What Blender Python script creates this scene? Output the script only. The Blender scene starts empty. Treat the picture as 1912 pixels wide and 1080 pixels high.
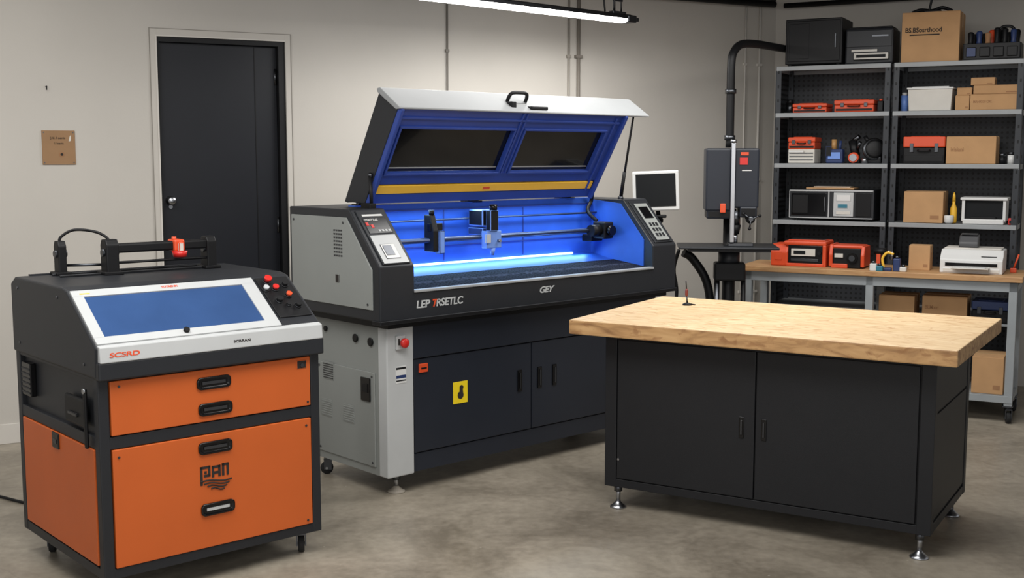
import bpy, bmesh, math, random
from mathutils import Vector, Matrix
random.seed(4)
SC=bpy.context.scene
COL=SC.collection
R=math.radians
def lin(c):
    o=[]
    for v in c[:3]:
        v=v/255.0
        o.append(v/12.92 if v<=.04045 else ((v+.055)/1.055)**2.4)
    return (*o,1.0)
# ------------------------------------------------------------ materials
def mat(name,col,rough=.5,metal=0.,var=.06,scale=6.,bump=0.,bscale=80.,em=None,es=0.,coat=0.,spec=.5):
    m=bpy.data.materials.new(name); m.use_nodes=True
    nt=m.node_tree; b=nt.nodes['Principled BSDF']
    c=lin(col)
    tc=nt.nodes.new('ShaderNodeTexCoord')
    n=nt.nodes.new('ShaderNodeTexNoise'); n.inputs['Scale'].default_value=scale; n.inputs['Detail'].default_value=5
    nt.links.new(tc.outputs['Object'],n.inputs['Vector'])
    r=nt.nodes.new('ShaderNodeValToRGB')
    r.color_ramp.elements[0].position=.3; r.color_ramp.elements[1].position=.7
    r.color_ramp.elements[0].color=tuple(x*(1-var) for x in c[:3])+(1,)
    r.color_ramp.elements[1].color=tuple(min(1,x*(1+var)) for x in c[:3])+(1,)
    nt.links.new(n.outputs['Fac'],r.inputs['Fac']); nt.links.new(r.outputs['Color'],b.inputs['Base Color'])
    b.inputs['Roughness'].default_value=rough; b.inputs['Metallic'].default_value=metal
    b.inputs['Specular IOR Level'].default_value=spec
    b.inputs['Coat Weight'].default_value=coat
    if bump>0:
        n2=nt.nodes.new('ShaderNodeTexNoise'); n2.inputs['Scale'].default_value=bscale; n2.inputs['Detail'].default_value=3
        nt.links.new(tc.outputs['Object'],n2.inputs['Vector'])
        bp=nt.nodes.new('ShaderNodeBump'); bp.inputs['Strength'].default_value=bump; bp.inputs['Distance'].default_value=.002
        nt.links.new(n2.outputs['Fac'],bp.inputs['Height']); nt.links.new(bp.outputs['Normal'],b.inputs['Normal'])
    if em:
        b.inputs['Emission Color'].default_value=lin(em); b.inputs['Emission Strength'].default_value=es
    return m
M_wall=mat('wall_paint',(190,185,177),.9,var=.04,scale=1.3,bump=.15,bscale=60)
M_trim=mat('wall_trim_paint',(202,197,189),.7,var=.02)
M_groove=mat('wall_joint_shadow',(140,135,127),.9,var=.02)
M_ceil=mat('ceiling_paint',(80,79,78),.9)
M_doorl=mat('door_paint',(22,24,30),.45,var=.05,spec=.35)
M_black=mat('black_plastic',(14,14,16),.5,var=.1,bump=.1,spec=.3)
M_blackg=mat('black_gloss',(10,10,12),.22,var=.1,spec=.4)
M_char=mat('charcoal_powdercoat',(33,35,39),.45,var=.06,bump=.15,bscale=300,spec=.4)
M_charb=mat('bench_powdercoat',(23,24,27),.5,var=.06,bump=.15,bscale=300,spec=.35)
M_charblue=mat('bluish_powdercoat',(33,37,46),.45,var=.05,bump=.12,bscale=300,spec=.4)
M_orange=mat('orange_enamel',(194,92,38),.42,var=.05,scale=3,spec=.4)
M_redor=mat('red_orange_plastic',(212,76,38),.4)
M_lgrey=mat('light_grey_enamel',(136,139,136),.5,var=.04,scale=3)
M_silver=mat('silver_paint',(180,182,182),.4,var=.03)
M_lidgrey=mat('lid_grey_enamel',(150,152,153),.5,var=.03)
M_white=mat('white_plastic',(210,210,208),.4,var=.02)
M_steel=mat('steel',(170,172,176),.3,1.,var=.05)
M_rail=mat('rail_steel',(84,92,116),.4,.8,var=.05)
M_dsteel=mat('dark_steel',(90,92,96),.35,1.,var=.05)
M_shelfp=mat('shelf_post_paint',(34,38,44),.5)
M_shelfg=mat('shelf_grey_enamel',(146,149,151),.45)
M_legg=mat('leg_grey_enamel',(146,151,154),.5)
M_blue=mat('blue_enamel',(50,98,200),.5,var=.08,spec=.35)
M_blued=mat('blue_frame_enamel',(42,66,142),.42,var=.08)
M_yellow=mat('yellow_bar',(236,184,56),.45,var=.04)
M_signy=mat('sign_yellow',(236,206,32),.5,var=.02)
M_red=mat('red_plastic',(200,38,32),.35)
M_rubber=mat('rubber',(24,24,25),.8)
M_card=mat('cardboard',(182,142,100),.85,var=.06,scale=10,bump=.1)
M_cardd=mat('cardboard_dark',(152,112,78),.85,var=.06,scale=10)
M_tape=mat('parcel_tape',(192,158,116),.4)
M_print=mat('dark_print',(36,30,27),.8)
M_kraft=mat('kraft_plate',(146,112,78),.7,var=.08)
M_glassb=mat('blue_glass',(52,78,122),.14,var=.14,scale=3,coat=.5)
M_glassd=mat('dark_tinted_glass',(14,15,18),.12,var=.3,scale=2,coat=.3)
M_screen=mat('dark_screen',(20,22,24),.6,spec=.2)
M_dkblue=mat('navy_plastic',(34,52,96),.5)
M_lblue=mat('pale_blue_machined',(110,145,215),.4,var=.08)
M_led=mat('led_white',(255,255,255),.5,em=(255,252,246),es=9)
M_ledb=mat('led_blue',(200,225,255),.5,em=(165,215,255),es=4.5)
M_green=mat('teal_plastic',(40,110,130),.5)
M_cream=mat('cream_plastic',(202,198,190),.5)

def special(name):
    m=bpy.data.materials.new(name); m.use_nodes=True
    return m,m.node_tree,m.node_tree.nodes['Principled BSDF']
# concrete floor
M_floor,nt,b=special('concrete_floor')
tc=nt.nodes.new('ShaderNodeTexCoord')
n1=nt.nodes.new('ShaderNodeTexNoise'); n1.inputs['Scale'].default_value=1.7; n1.inputs['Detail'].default_value=10; n1.inputs['Roughness'].default_value=.68; n1.inputs['Distortion'].default_value=.7
n2=nt.nodes.new('ShaderNodeTexNoise'); n2.inputs['Scale'].default_value=24; n2.inputs['Detail'].default_value=8
mx=nt.nodes.new('ShaderNodeMix'); mx.data_type='FLOAT'; mx.inputs[0].default_value=.25
nt.links.new(tc.outputs['Object'],n1.inputs['Vector']); nt.links.new(tc.outputs['Object'],n2.inputs['Vector'])
nt.links.new(n1.outputs['Fac'],mx.inputs[2]); nt.links.new(n2.outputs['Fac'],mx.inputs[3])
r=nt.nodes.new('ShaderNodeValToRGB'); e=r.color_ramp.elements
e[0].position=.38; e[0].color=lin((118,110,97)); e[1].position=.62; e[1].color=lin((160,151,136))
nt.links.new(mx.outputs[0],r.inputs['Fac'])
vs=nt.nodes.new('ShaderNodeTexVoronoi'); vs.inputs['Scale'].default_value=7
nt.links.new(tc.outputs['Object'],vs.inputs['Vector'])
rs=nt.nodes.new('ShaderNodeValToRGB'); rs.color_ramp.elements[0].position=.02; rs.color_ramp.elements[0].color=(.7,.7,.7,1); rs.color_ramp.elements[1].position=.045; rs.color_ramp.elements[1].color=(0,0,0,1)
nt.links.new(vs.outputs['Distance'],rs.inputs['Fac'])
ms=nt.nodes.new('ShaderNodeMix'); ms.data_type='RGBA'; ms.inputs[7].default_value=lin((186,180,168))
nt.links.new(rs.outputs['Color'],ms.inputs[0]); nt.links.new(r.outputs['Color'],ms.inputs[6])
ad=nt.nodes.new('ShaderNodeVectorMath'); ad.operation='ADD'; nt.links.new(tc.outputs['Object'],ad.inputs[0])
nd=nt.nodes.new('ShaderNodeTexNoise'); nd.inputs['Scale'].default_value=3; nt.links.new(tc.outputs['Object'],nd.inputs['Vector']); nt.links.new(nd.outputs['Color'],ad.inputs[1])
vc=nt.nodes.new('ShaderNodeTexVoronoi'); vc.feature='DISTANCE_TO_EDGE'; vc.inputs['Scale'].default_value=.25
nt.links.new(ad.outputs[0],vc.inputs['Vector'])
rc=nt.nodes.new('ShaderNodeValToRGB'); rc.color_ramp.elements[0].position=.0; rc.color_ramp.elements[0].color=(.4,.4,.4,1); rc.color_ramp.elements[1].position=.0018; rc.color_ramp.elements[1].color=(0,0,0,1)
nt.links.new(vc.outputs['Distance'],rc.inputs['Fac'])
mc=nt.nodes.new('ShaderNodeMix'); mc.data_type='RGBA'; mc.inputs[7].default_value=lin((104,97,86))
nt.links.new(rc.outputs['Color'],mc.inputs[0]); nt.links.new(ms.outputs[2],mc.inputs[6])
nt.links.new(mc.outputs[2],b.inputs['Base Color'])
r2=nt.nodes.new('ShaderNodeMapRange'); r2.inputs['To Min'].default_value=.22; r2.inputs['To Max'].default_value=.5
nt.links.new(n1.outputs['Fac'],r2.inputs['Value']); nt.links.new(r2.outputs[0],b.inputs['Roughness'])
bp=nt.nodes.new('ShaderNodeBump'); bp.inputs['Strength'].default_value=.12; bp.inputs['Distance'].default_value=.003
nt.links.new(n2.outputs['Fac'],bp.inputs['Height']); nt.links.new(bp.outputs['Normal'],b.inputs['Normal'])
# wood
def wood(name,c0,c1,c2,sx=1.2,knot=.58,kc=(168,120,76)):
    m,nt,b=special(name)
    tc=nt.nodes.new('ShaderNodeTexCoord'); mp=nt.nodes.new('ShaderNodeMapping')
    mp.inputs['Scale'].default_value=(sx,7,7)
    nt.links.new(tc.outputs['Object'],mp.inputs['Vector'])
    n=nt.nodes.new('ShaderNodeTexNoise'); n.inputs['Scale'].default_value=2.6; n.inputs['Detail'].default_value=8; n.inputs['Distortion'].default_value=1.6
    nt.links.new(mp.outputs[0],n.inputs['Vector'])
    r=nt.nodes.new('ShaderNodeValToRGB'); e=r.color_ramp.elements
    e[0].position=.28; e[0].color=lin(c0); e[1].position=.5; e[1].color=lin(c1)
    x=e.new(.75); x.color=lin(c2)
    nt.links.new(n.outputs['Fac'],r.inputs['Fac'])
    bt=nt.nodes.new('ShaderNodeTexBrick'); bt.inputs['Scale'].default_value=1
    bt.inputs['Brick Width'].default_value=.62; bt.inputs['Row Height'].default_value=.09; bt.inputs['Mortar Size'].default_value=.0008
    bt.inputs['Color1'].default_value=(1,1,1,1); bt.inputs['Color2'].default_value=(.88,.85,.80,1); bt.inputs['Mortar'].default_value=(.75,.66,.55,1)
    nt.links.new(tc.outputs['Object'],bt.inputs['Vector'])
    mul=nt.nodes.new('ShaderNodeMix'); mul.data_type='RGBA'; mul.blend_type='MULTIPLY'; mul.inputs[0].default_value=.45
    nt.links.new(r.outputs['Color'],mul.inputs[6]); nt.links.new(bt.outputs['Color'],mul.inputs[7])
    mp3=nt.nodes.new('ShaderNodeMapping'); mp3.inputs['Scale'].default_value=(1,1.7,1.7); nt.links.new(tc.outputs['Object'],mp3.inputs['Vector'])
    n3=nt.nodes.new('ShaderNodeTexNoise'); n3.inputs['Scale'].default_value=13; n3.inputs['Detail'].default_value=5; n3.inputs['Distortion'].default_value=1.4
    nt.links.new(mp3.outputs[0],n3.inputs['Vector'])
    r3=nt.nodes.new('ShaderNodeValToRGB'); r3.color_ramp.elements[0].position=knot; r3.color_ramp.elements[1].position=knot+.16
    r3.color_ramp.elements[0].color=(0,0,0,1); r3.color_ramp.elements[1].color=(.9,.9,.9,1)
    nt.links.new(n3.outputs['Fac'],r3.inputs['Fac'])
    m3=nt.nodes.new('ShaderNodeMix'); m3.data_type='RGBA'; m3.inputs[7].default_value=lin(kc)
    nt.links.new(r3.outputs['Color'],m3.inputs[0]); nt.links.new(mul.outputs[2],m3.inputs[6])
    nt.links.new(m3.outputs[2],b.inputs['Base Color'])
    b.inputs['Roughness'].default_value=.55
    bp=nt.nodes.new('ShaderNodeBump'); bp.inputs['Strength'].default_value=.25; bp.inputs['Distance'].default_value=.002
    nt.links.new(n3.outputs['Fac'],bp.inputs['Height']); nt.links.new(bp.outputs['Normal'],b.inputs['Normal'])
    return m
M_wood=wood('butcher_block_wood',(210,176,130),(224,194,150),(234,209,170),sx=2.2,knot=.55,kc=(192,148,100))
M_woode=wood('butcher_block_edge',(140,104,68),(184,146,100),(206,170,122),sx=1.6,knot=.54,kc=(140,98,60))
M_woodt=wood('table_wood',(166,124,84),(188,148,104),(202,164,118),knot=.6)
# honeycomb
M_honey,nt,b=special('honeycomb_bed')
tc=nt.nodes.new('ShaderNodeTexCoord'); v=nt.nodes.new('ShaderNodeTexVoronoi'); v.feature='DISTANCE_TO_EDGE'
v.inputs['Scale'].default_value=48; v.inputs['Randomness'].default_value=.25
nt.links.new(tc.outputs['Object'],v.inputs['Vector'])
r=nt.nodes.new('ShaderNodeValToRGB'); r.color_ramp.elements[0].position=.04; r.color_ramp.elements[0].color=lin((60,64,78)); r.color_ramp.elements[1].position=.12; r.color_ramp.elements[1].color=lin((5,6,9))
nt.links.new(v.outputs['Distance'],r.inputs['Fac']); nt.links.new(r.outputs['Color'],b.inputs['Base Color']); b.inputs['Roughness'].default_value=.8; b.inputs['Specular IOR Level'].default_value=.05
# pegboard
M_peg,nt,b=special('pegboard_black')
tc=nt.nodes.new('ShaderNodeTexCoord'); sp=nt.nodes.new('ShaderNodeSeparateXYZ'); cb=nt.nodes.new('ShaderNodeCombineXYZ')
nt.links.new(tc.outputs['Object'],sp.inputs[0]); nt.links.new(sp.outputs['X'],cb.inputs['X']); nt.links.new(sp.outputs['Z'],cb.inputs['Y'])
v=nt.nodes.new('ShaderNodeTexVoronoi'); v.voronoi_dimensions='2D'; v.inputs['Scale'].default_value=28; v.inputs['Randomness'].default_value=0
nt.links.new(cb.outputs[0],v.inputs['Vector'])
r=nt.nodes.new('ShaderNodeValToRGB'); r.color_ramp.elements[0].position=.22; r.color_ramp.elements[0].color=lin((4,4,5)); r.color_ramp.elements[1].position=.26; r.color_ramp.elements[1].color=lin((42,44,48))
nt.links.new(v.outputs['Distance'],r.inputs['Fac']); nt.links.new(r.outputs['Color'],b.inputs['Base Color']); b.inputs['Roughness'].default_value=.6

# ------------------------------------------------------------ mesh builder
class MB:
    def __init__(s): s.bm=bmesh.new(); s.mats=[]
    def mi(s,m):
        if m not in s.mats: s.mats.append(m)
        return s.mats.index(m)
    def raw(s,vs,fs,m,M=None,smooth=False,bev=0,seg=2):
        i=s.mi(m)
        bv=[s.bm.verts.new((M@Vector(v)) if M else Vector(v)) for v in vs]
        out=[]
        for f in fs:
            try:
                fc=s.bm.faces.new([bv[k] for k in f])
            except ValueError: continue
            fc.material_index=i; fc.smooth=smooth; out.append(fc)
        if bev>0:
            es=set()
            for f in out: es.update(f.edges)
            bmesh.ops.bevel(s.bm,geom=list(es),offset=bev,segments=seg,profile=.5,affect='EDGES',clamp_overlap=True)
        return out
    def box(s,x0,x1,y0,y1,z0,z1,m,bev=0,M=None,seg=2):
        vs=[(x0,y0,z0),(x1,y0,z0),(x1,y1,z0),(x0,y1,z0),(x0,y0,z1),(x1,y0,z1),(x1,y1,z1),(x0,y1,z1)]
        fs=[(0,3,2,1),(4,5,6,7),(0,1,5,4),(1,2,6,5),(2,3,7,6),(3,0,4,7)]
        s.raw(vs,fs,m,M,bev=bev,seg=seg); return s
    def prism(s,prof,x0,x1,m,bev=0,M=None,seg=2):
        n=len(prof)
        vs=[(x0,y,z) for y,z in prof]+[(x1,y,z) for y,z in prof]
        fs=[tuple(range(n))[::-1],tuple(range(n,2*n))]+[(i,(i+1)%n,n+(i+1)%n,n+i) for i in range(n)]
        s.raw(vs,fs,m,M,bev=bev,seg=seg); return s
    def frustum(s,x0,x1,y0,y1,z0,z1,ins,m,bev=0):
        vs=[(x0+ins,y0+ins,z0),(x1-ins,y0+ins,z0),(x1-ins,y1-ins,z0),(x0+ins,y1-ins,z0),(x0,y0,z1),(x1,y0,z1),(x1,y1,z1),(x0,y1,z1)]
        fs=[(0,3,2,1),(4,5,6,7),(0,1,5,4),(1,2,6,5),(2,3,7,6),(3,0,4,7)]
        s.raw(vs,fs,m,bev=bev); return s
    def rings(s,rings,m,caps=True,M=None):
        n=len(rings[0]); vs=[v for r in rings for v in r]; fs=[]
        for k in range(len(rings)-1):
            for i in range(n):
                j=(i+1)%n; fs.append((k*n+i,k*n+j,(k+1)*n+j,(k+1)*n+i))
        i=s.mi(m); bv=[s.bm.verts.new((M@Vector(v)) if M else Vector(v)) for v in vs]
        for f in fs:
            fc=s.bm.faces.new([bv[k] for k in f]); fc.material_index=i; fc.smooth=True
        if caps:
            for idx in (list(range(n))[::-1],list(range((len(rings)-1)*n,len(rings)*n))):
                fc=s.bm.faces.new([bv[k] for k in idx]); fc.material_index=i
        return s
    def cyl(s,p0,p1,r,m,seg=18,r2=None,M=None):
        p0,p1=Vector(p0),Vector(p1); r2=r if r2 is None else r2
        d=(p1-p0).normalized(); a=Vector((0,0,1)) if abs(d.z)<.9 else Vector((1,0,0))
        u=d.cross(a).normalized(); w=d.cross(u)
        ring=lambda p,rr:[p+u*math.cos(t)*rr+w*math.sin(t)*rr for t in [2*math.pi*k/seg for k in range(seg)]]
        return s.rings([ring(p0,r),ring(p1,r2)],m,M=M)
    def lathe(s,c,prof,m,seg=20,axis=(0,0,1)):
        c=Vector(c); d=Vector(axis).normalized(); a=Vector((0,0,1)) if abs(d.z)<.9 else Vector((1,0,0))
        u=d.cross(a).normalized(); w=d.cross(u)
        rs=[[c+d*h+u*math.cos(t)*rr+w*math.sin(t)*rr for t in [2*math.pi*k/seg for k in range(seg)]] for rr,h in prof]
        return s.rings(rs,m)
    def tube(s,pts,r,m,seg=10,sub=6):
        P=[Vector(p) for p in pts]
        if sub>1 and len(P)>2:
            Q=[]
            for i in range(len(P)-1):
                a=P[max(i-1,0)];b=P[i];c=P[i+1];d=P[min(i+2,len(P)-1)]
                for k in range(sub):
                    t=k/sub
                    Q.append(.5*((2*b)+(c-a)*t+(2*a-5*b+4*c-d)*t*t+(3*b-a-3*c+d)*t**3))
            Q.append(P[-1]); P=Q
        rs=[];u=None
        for i,p in enumerate(P):
            d=(P[min(i+1,len(P)-1)]-P[max(i-1,0)]).normalized()
            if u is None:
                a=Vector((0,0,1)) if abs(d.z)<.9 else Vector((1,0,0)); u=d.cross(a).normalized()
            u=(u-d*u.dot(d)).normalized(); w=d.cross(u)
            rs.append([p+u*math.cos(t)*r+w*math.sin(t)*r for t in [2*math.pi*k/seg for k in range(seg)]])
        return s.rings(rs,m)
    def sphere(s,c,r,m,sc=(1,1,1),seg=16):
        c=Vector(c);rs=[]
        for j in range(1,9):
            ph=math.pi*j/9-math.pi/2
            rs.append([c+Vector((math.cos(t)*math.cos(ph)*r*sc[0],math.sin(t)*math.cos(ph)*r*sc[1],math.sin(ph)*r*sc[2])) for t in [2*math.pi*k/seg for k in range(seg)]])
        return s.rings(rs,m)
    def done(s,name,parent=None,loc=None,rot=0,label=None,cat=None,group=None,kind=None):
        bmesh.ops.recalc_face_normals(s.bm,faces=s.bm.faces)
        me=bpy.data.meshes.new(name); s.bm.to_mesh(me); s.bm.free()
        for m in s.mats: me.materials.append(m)
        o=bpy.data.objects.new(name,me); COL.objects.link(o)
        if parent: o.parent=parent
        if loc: o.location=loc
        o.rotation_euler[2]=rot
        if label: o['label']=label
        if cat: o['category']=cat
        if group: o['group']=group
        if kind: o['kind']=kind
        return o
def thing(name,label,cat,loc,rot=0,group=None):
    o=bpy.data.objects.new(name,None); o.empty_display_size=.1; COL.objects.link(o)
    o.location=loc; o.rotation_euler[2]=rot; o['label']=label; o['category']=cat
    if group: o['group']=group
    return o
def tilt(o,ax_w,nrm=None):
    """frame with x=(1,0,0), w axis in the yz plane, n perpendicular; origin o=(x,y,z)"""
    w=Vector((0,ax_w[0],ax_w[1])).normalized(); x=Vector((1,0,0)); n=x.cross(w)
    M=Matrix.Identity(4)
    for i in range(3):
        M[i][0]=x[i];M[i][1]=w[i];M[i][2]=n[i];M[i][3]=o[i]
    return M
def FRONT(x,y,z): return tilt((x,y,z),(0,1))
def lettering(body,size,m,parent,M,name='lettering',shear=0,ext=.0008,align='LEFT',sx=1,bold=.02,sp=1.0):
    cu=bpy.data.curves.new(name,'FONT'); cu.body=body; cu.size=size; cu.extrude=ext; cu.shear=shear; cu.align_x=align; cu.offset=size*bold; cu.space_character=sp
    t=bpy.data.objects.new(name+'_tmp',cu); COL.objects.link(t)
    bpy.context.view_layer.update()
    dg=bpy.context.evaluated_depsgraph_get()
    me=bpy.data.meshes.new_from_object(t.evaluated_get(dg)); me.name=name
    bpy.data.objects.remove(t)
    me.transform(M@Matrix.Diagonal((sx,1,1,1)))
    me.materials.clear(); me.materials.append(m)
    o=bpy.data.objects.new(name,me); COL.objects.link(o); o.parent=parent
    return o
def caster(parent,x,y,h=.1,r=.034,name='caster',a=0.):
    b=MB()
    b.box(x-.03,x+.03,y-.03,y+.03,h-.006,h,M_dsteel)
    b.cyl((x,y,h-.02),(x,y,h-.004),.02,M_dsteel)
    dx,dy=math.cos(a),math.sin(a); px,py=-dy,dx
    ox,oy=x+dx*.018,y+dy*.018
    for sgn in (-1,1):
        q=Matrix.Translation((ox+px*.018*sgn,oy+py*.018*sgn,0))@Matrix.Rotation(a,4,'Z')
        b.box(-.026,.014,-.003,.003,r-.008,h-.018,M_dsteel,M=q)
    b.box(-.03,.016,-.02,.02,h-.024,h-.016,M_dsteel,M=Matrix.Translation((ox,oy,0))@Matrix.Rotation(a,4,'Z'))
    c=Vector((ox,oy,r)); ax=Vector((px,py,0))
    b.lathe(c-ax*.013,[(r*.3,0),(r*.92,.0),(r,.004),(r,.022),(r*.92,.026),(r*.3,.026)],M_rubber,axis=ax)
    b.cyl(c-ax*.022,c+ax*.022,.007,M_steel)
    return b.done(name,parent)
def foot(parent,x,y,top=.12,mt=None,r=.034,pad=None):
    b=MB(); pad=pad or M_steel
    b.cyl((x,y,.02),(x,y,top),.011,M_steel)
    b.lathe((x,y,top-.035),[(.02,0),(.02,.02),(.014,.034)],M_dsteel,seg=6)
    b.lathe((x,y,0),[(r,0),(r,.006),(r*.7,.014),(r*.35,.028),(.011,.034)],pad)
    return b.done('leveling_foot',parent,label='chrome leveling foot with round pad')
def cup_handle(parent,x,z,w=.145,h=.05,y=0.,silver=False):
    b=MB(); N=28
    def rr(w_,h_,yy):
        pts=[]; r_=h_*.36
        for k in range(N):
            t=2*math.pi*k/N; cx=(w_/2-r_)*(1 if math.cos(t)>=0 else -1); cz=(h_/2-r_)*(1 if math.sin(t)>=0 else -1)
            pts.append(Vector((x+cx+math.cos(t)*r_,yy,z+cz+math.sin(t)*r_)))
        return pts
    b.rings([rr(w,h,y),rr(w,h,y-.008),rr(w-.012,h-.012,y-.010),rr(w-.024,h-.02,y-.002)],M_blackg)
    b.box(x-w/2+.022,x+w/2-.022,y-.006,y-.003,z-h*.12,z+h*.16,M_silver if silver else M_dsteel,.001)
    return b.done('drawer_pull',parent,label='black recessed cup handle')

# ------------------------------------------------------------ camera
cam=bpy.data.cameras.new('camera'); cam.lens=36*2200/1912; cam.sensor_width=36; cam.clip_end=100
co=bpy.data.objects.new('camera',cam); COL.objects.link(co)
co.location=(0,0,1.7); co.rotation_euler=(R(90-6.48),0,0); SC.camera=co

# ------------------------------------------------------------ room
b=MB(); b.box(-7,7.5,-1.5,12,-.1,0,M_floor); b.done('floor',kind='structure')
b=MB(); b.box(-7,7.5,-1.5,12,2.93,3.03,M_ceil); b.done('ceiling',kind='structure')
WA=R(28); WO=(-3.03,6.82,0)
L=5.81
b=MB()
for bx in ((-3.5,.985,0,.14,0,2.93),(1.788,L,0,.14,0,2.93),(.985,1.788,0,.14,2.42,2.93)): b.box(*bx,M_wall)
b.done('wall_back',loc=WO,rot=WA,kind='structure')
b=MB(); b.box(0,6.,0,.14,0,2.93,M_wall)
b.done('wall_right',loc=(WO[0]+math.cos(WA)*L,WO[1]+math.sin(WA)*L,0),rot=R(-30),kind='structure')
b=MB(); b.box(-3.5,.93,-.012,0,0,.12,M_trim,.003); b.done('baseboard_left',loc=WO,rot=WA,kind='structure')
b=MB(); b.box(1.83,L,-.012,0,0,.12,M_trim,.003); b.done('baseboard_back',loc=WO,rot=WA,kind='structure')
b=MB()
for x0,x1,z0,z1 in ((.944,.985,0,2.465),(1.788,1.822,0,2.465),(.985,1.788,2.42,2.465)): b.box(x0,x1,-.005,0,z0,z1,M_wall,.001)
for x0,x1,z0,z1 in ((.940,.944,0,2.469),(1.822,1.826,0,2.469),(.944,1.822,2.465,2.469),(.975,.985,0,2.42),(.975,1.788,2.42,2.428)): b.box(x0,x1,-.007,0,z0,z1,M_trim if x0>.96 and x0<1 else M_groove)
b.done('trim_1',loc=WO,rot=WA,kind='structure')
b=MB()
b.box(.985,1.0,.01,.14,0,2.42,M_black); b.box(1.745,1.788,.01,.14,0,2.42,M_black); b.box(1.0,1.745,.01,.14,2.39,2.42,M_black)
b.done('trim_2',loc=WO,rot=WA,kind='structure')
b=MB()
b.box(1.0,1.745,.06,.10,.01,2.39,M_doorl,.003)
for z in (.3,1.2,2.15): b.cyl((1.735,.055,z),(1.735,.055,z+.1),.008,M_dsteel)
b.box(1.60,1.606,.057,.06,.02,2.38,M_black)
b.lathe((1.05,.06,1.42),[(.03,0),(.03,.006),(.012,.01),(.012,.03),(.026,.04),(.028,.055),(.02,.066),(.004,.068)],M_steel,axis=(0,-1,0))
b.cyl((1.05,.06,1.38),(1.05,.052,1.38),.012,M_steel)
b.done('door_1',loc=WO,rot=WA,kind='structure')
def strip(i,t,w,m,d=.012):
    b=MB(); b.cyl((t,-d,0),(t,-d,2.93),w,m,seg=10)
    for z in (.6,1.5,2.4): b.box(t-w*2.2,t+w*2.2,-d-w*1.1,0,z,z+.02,m)
    b.done('trim_%d'%i,loc=WO,rot=WA,kind='structure')
strip(3,2.925,.006,mat('conduit_grey',(108,103,96),.6)); strip(4,3.89,.008,mat('conduit_beige',(146,140,131),.6),.01); strip(5,3.97,.013,mat('conduit_taupe',(124,117,108),.6),.014)
strip(6,5.5,.007,M_trim,.01); strip(7,5.64,.010,M_trim,.012)
b=MB()
cx,cy=WO[0]+math.cos(WA)*L,WO[1]+math.sin(WA)*L
def wl(t,y): return (WO[0]+math.cos(WA)*t-math.sin(WA)*y, WO[1]+math.sin(WA)*t+math.cos(WA)*y)
def wr(t,y): return (cx+math.cos(R(-30))*t-math.sin(R(-30))*y, cy+math.sin(R(-30))*t+math.cos(R(-30))*y)
b.tube([(*wl(1,-.12),2.87),(*wl(L-.12,-.12),2.87)],.025,M_black,sub=1)
b.tube([(*wl(1,-.22),2.89),(*wl(L-.2,-.22),2.89)],.012,M_black,sub=1)
b.tube([(*wr(.1,-.12),2.86),(*wr(4,-.12),2.86)],.02,M_black,sub=1)
b.done('trim_8',kind='structure')

# wall plate
b=MB(); b.box(.307,.492,-.008,0,1.645,1.845,M_kraft,.002)
for (x,z) in ((.318,1.657),(.481,1.657),(.318,1.833),(.481,1.833)): b.cyl((x,-.008,z),(x,-.011,z),.004,M_dsteel,seg=8)
b.cyl((.415,-.008,1.705),(.415,-.010,1.705),.016,M_cardd); b.cyl((.415,-.010,1.705),(.415,-.012,1.705),.008,M_print)
b.raw([(.455,-.0085,1.78),(.468,-.0085,1.785),(.47,-.0085,1.82),(.462,-.0085,1.81)],[(0,1,2,3)],M_cream)
o=b.done('wall_plaque',loc=WO,rot=WA,label='square brown kraft plaque with faint writing on the wall',cat='plaque')
lettering('J.lil. l aenis',.02,M_print,o,FRONT(.355,-.009,1.795),bold=0); lettering('I. loania',.017,M_print,o,FRONT(.375,-.009,1.765),bold=0)
b=MB(); b.cyl((0,0,0),(0,-.02,0),.004,M_black); b.cyl((0,-.018,0),(0,-.02,-.02),.003,M_black)
p=wl(.345,0); b.done('wall_hook',loc=(p[0],p[1],2.1),rot=WA,label='small black hook screwed into the beige wall',cat='hook')

# ------------------------------------------------------------ LED batten
T=thing('ceiling_light','long white linear LED batten hanging from the ceiling','ceiling light',(-.665,6.69,2.595),R(43.5))
b=MB(); b.prism([(-.045,.010),(-.04,.03),(-.015,.042),(.015,.042),(.04,.03),(.045,.010)],0,2.0,M_dsteel); b.done('housing',T)
b=MB(); b.prism([(-.042,.010),(.042,.010),(.035,-.008),(.02,-.016),(-.02,-.016),(-.035,-.008)],.02,1.94,M_led); b.done('diffuser',T)
b=MB(); b.box(1.94,2.03,-.046,.046,-.014,.036,M_dsteel,.008); b.box(2.03,2.08,-.022,.022,.0,.026,M_dsteel,.005); b.done('end_cap',T)
for hx in (.2,1.85):
    b=MB(); b.cyl((hx,0,.035),(hx,0,.33),.008,M_dsteel); b.cyl((hx+.07,0,.035),(hx+.07,0,.33),.006,M_dsteel); b.box(hx-.03,hx+.10,-.02,.02,.035,.055,M_dsteel,.003); b.box(hx-.01,hx+.08,-.006,.006,.12,.135,M_dsteel,.002)
    b.tube([(hx,0,.12),(hx-.05,0,.17),(hx-.10,0,.14),(hx-.09,0,.045)],.006,M_black); b.done('hanger',T)

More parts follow.
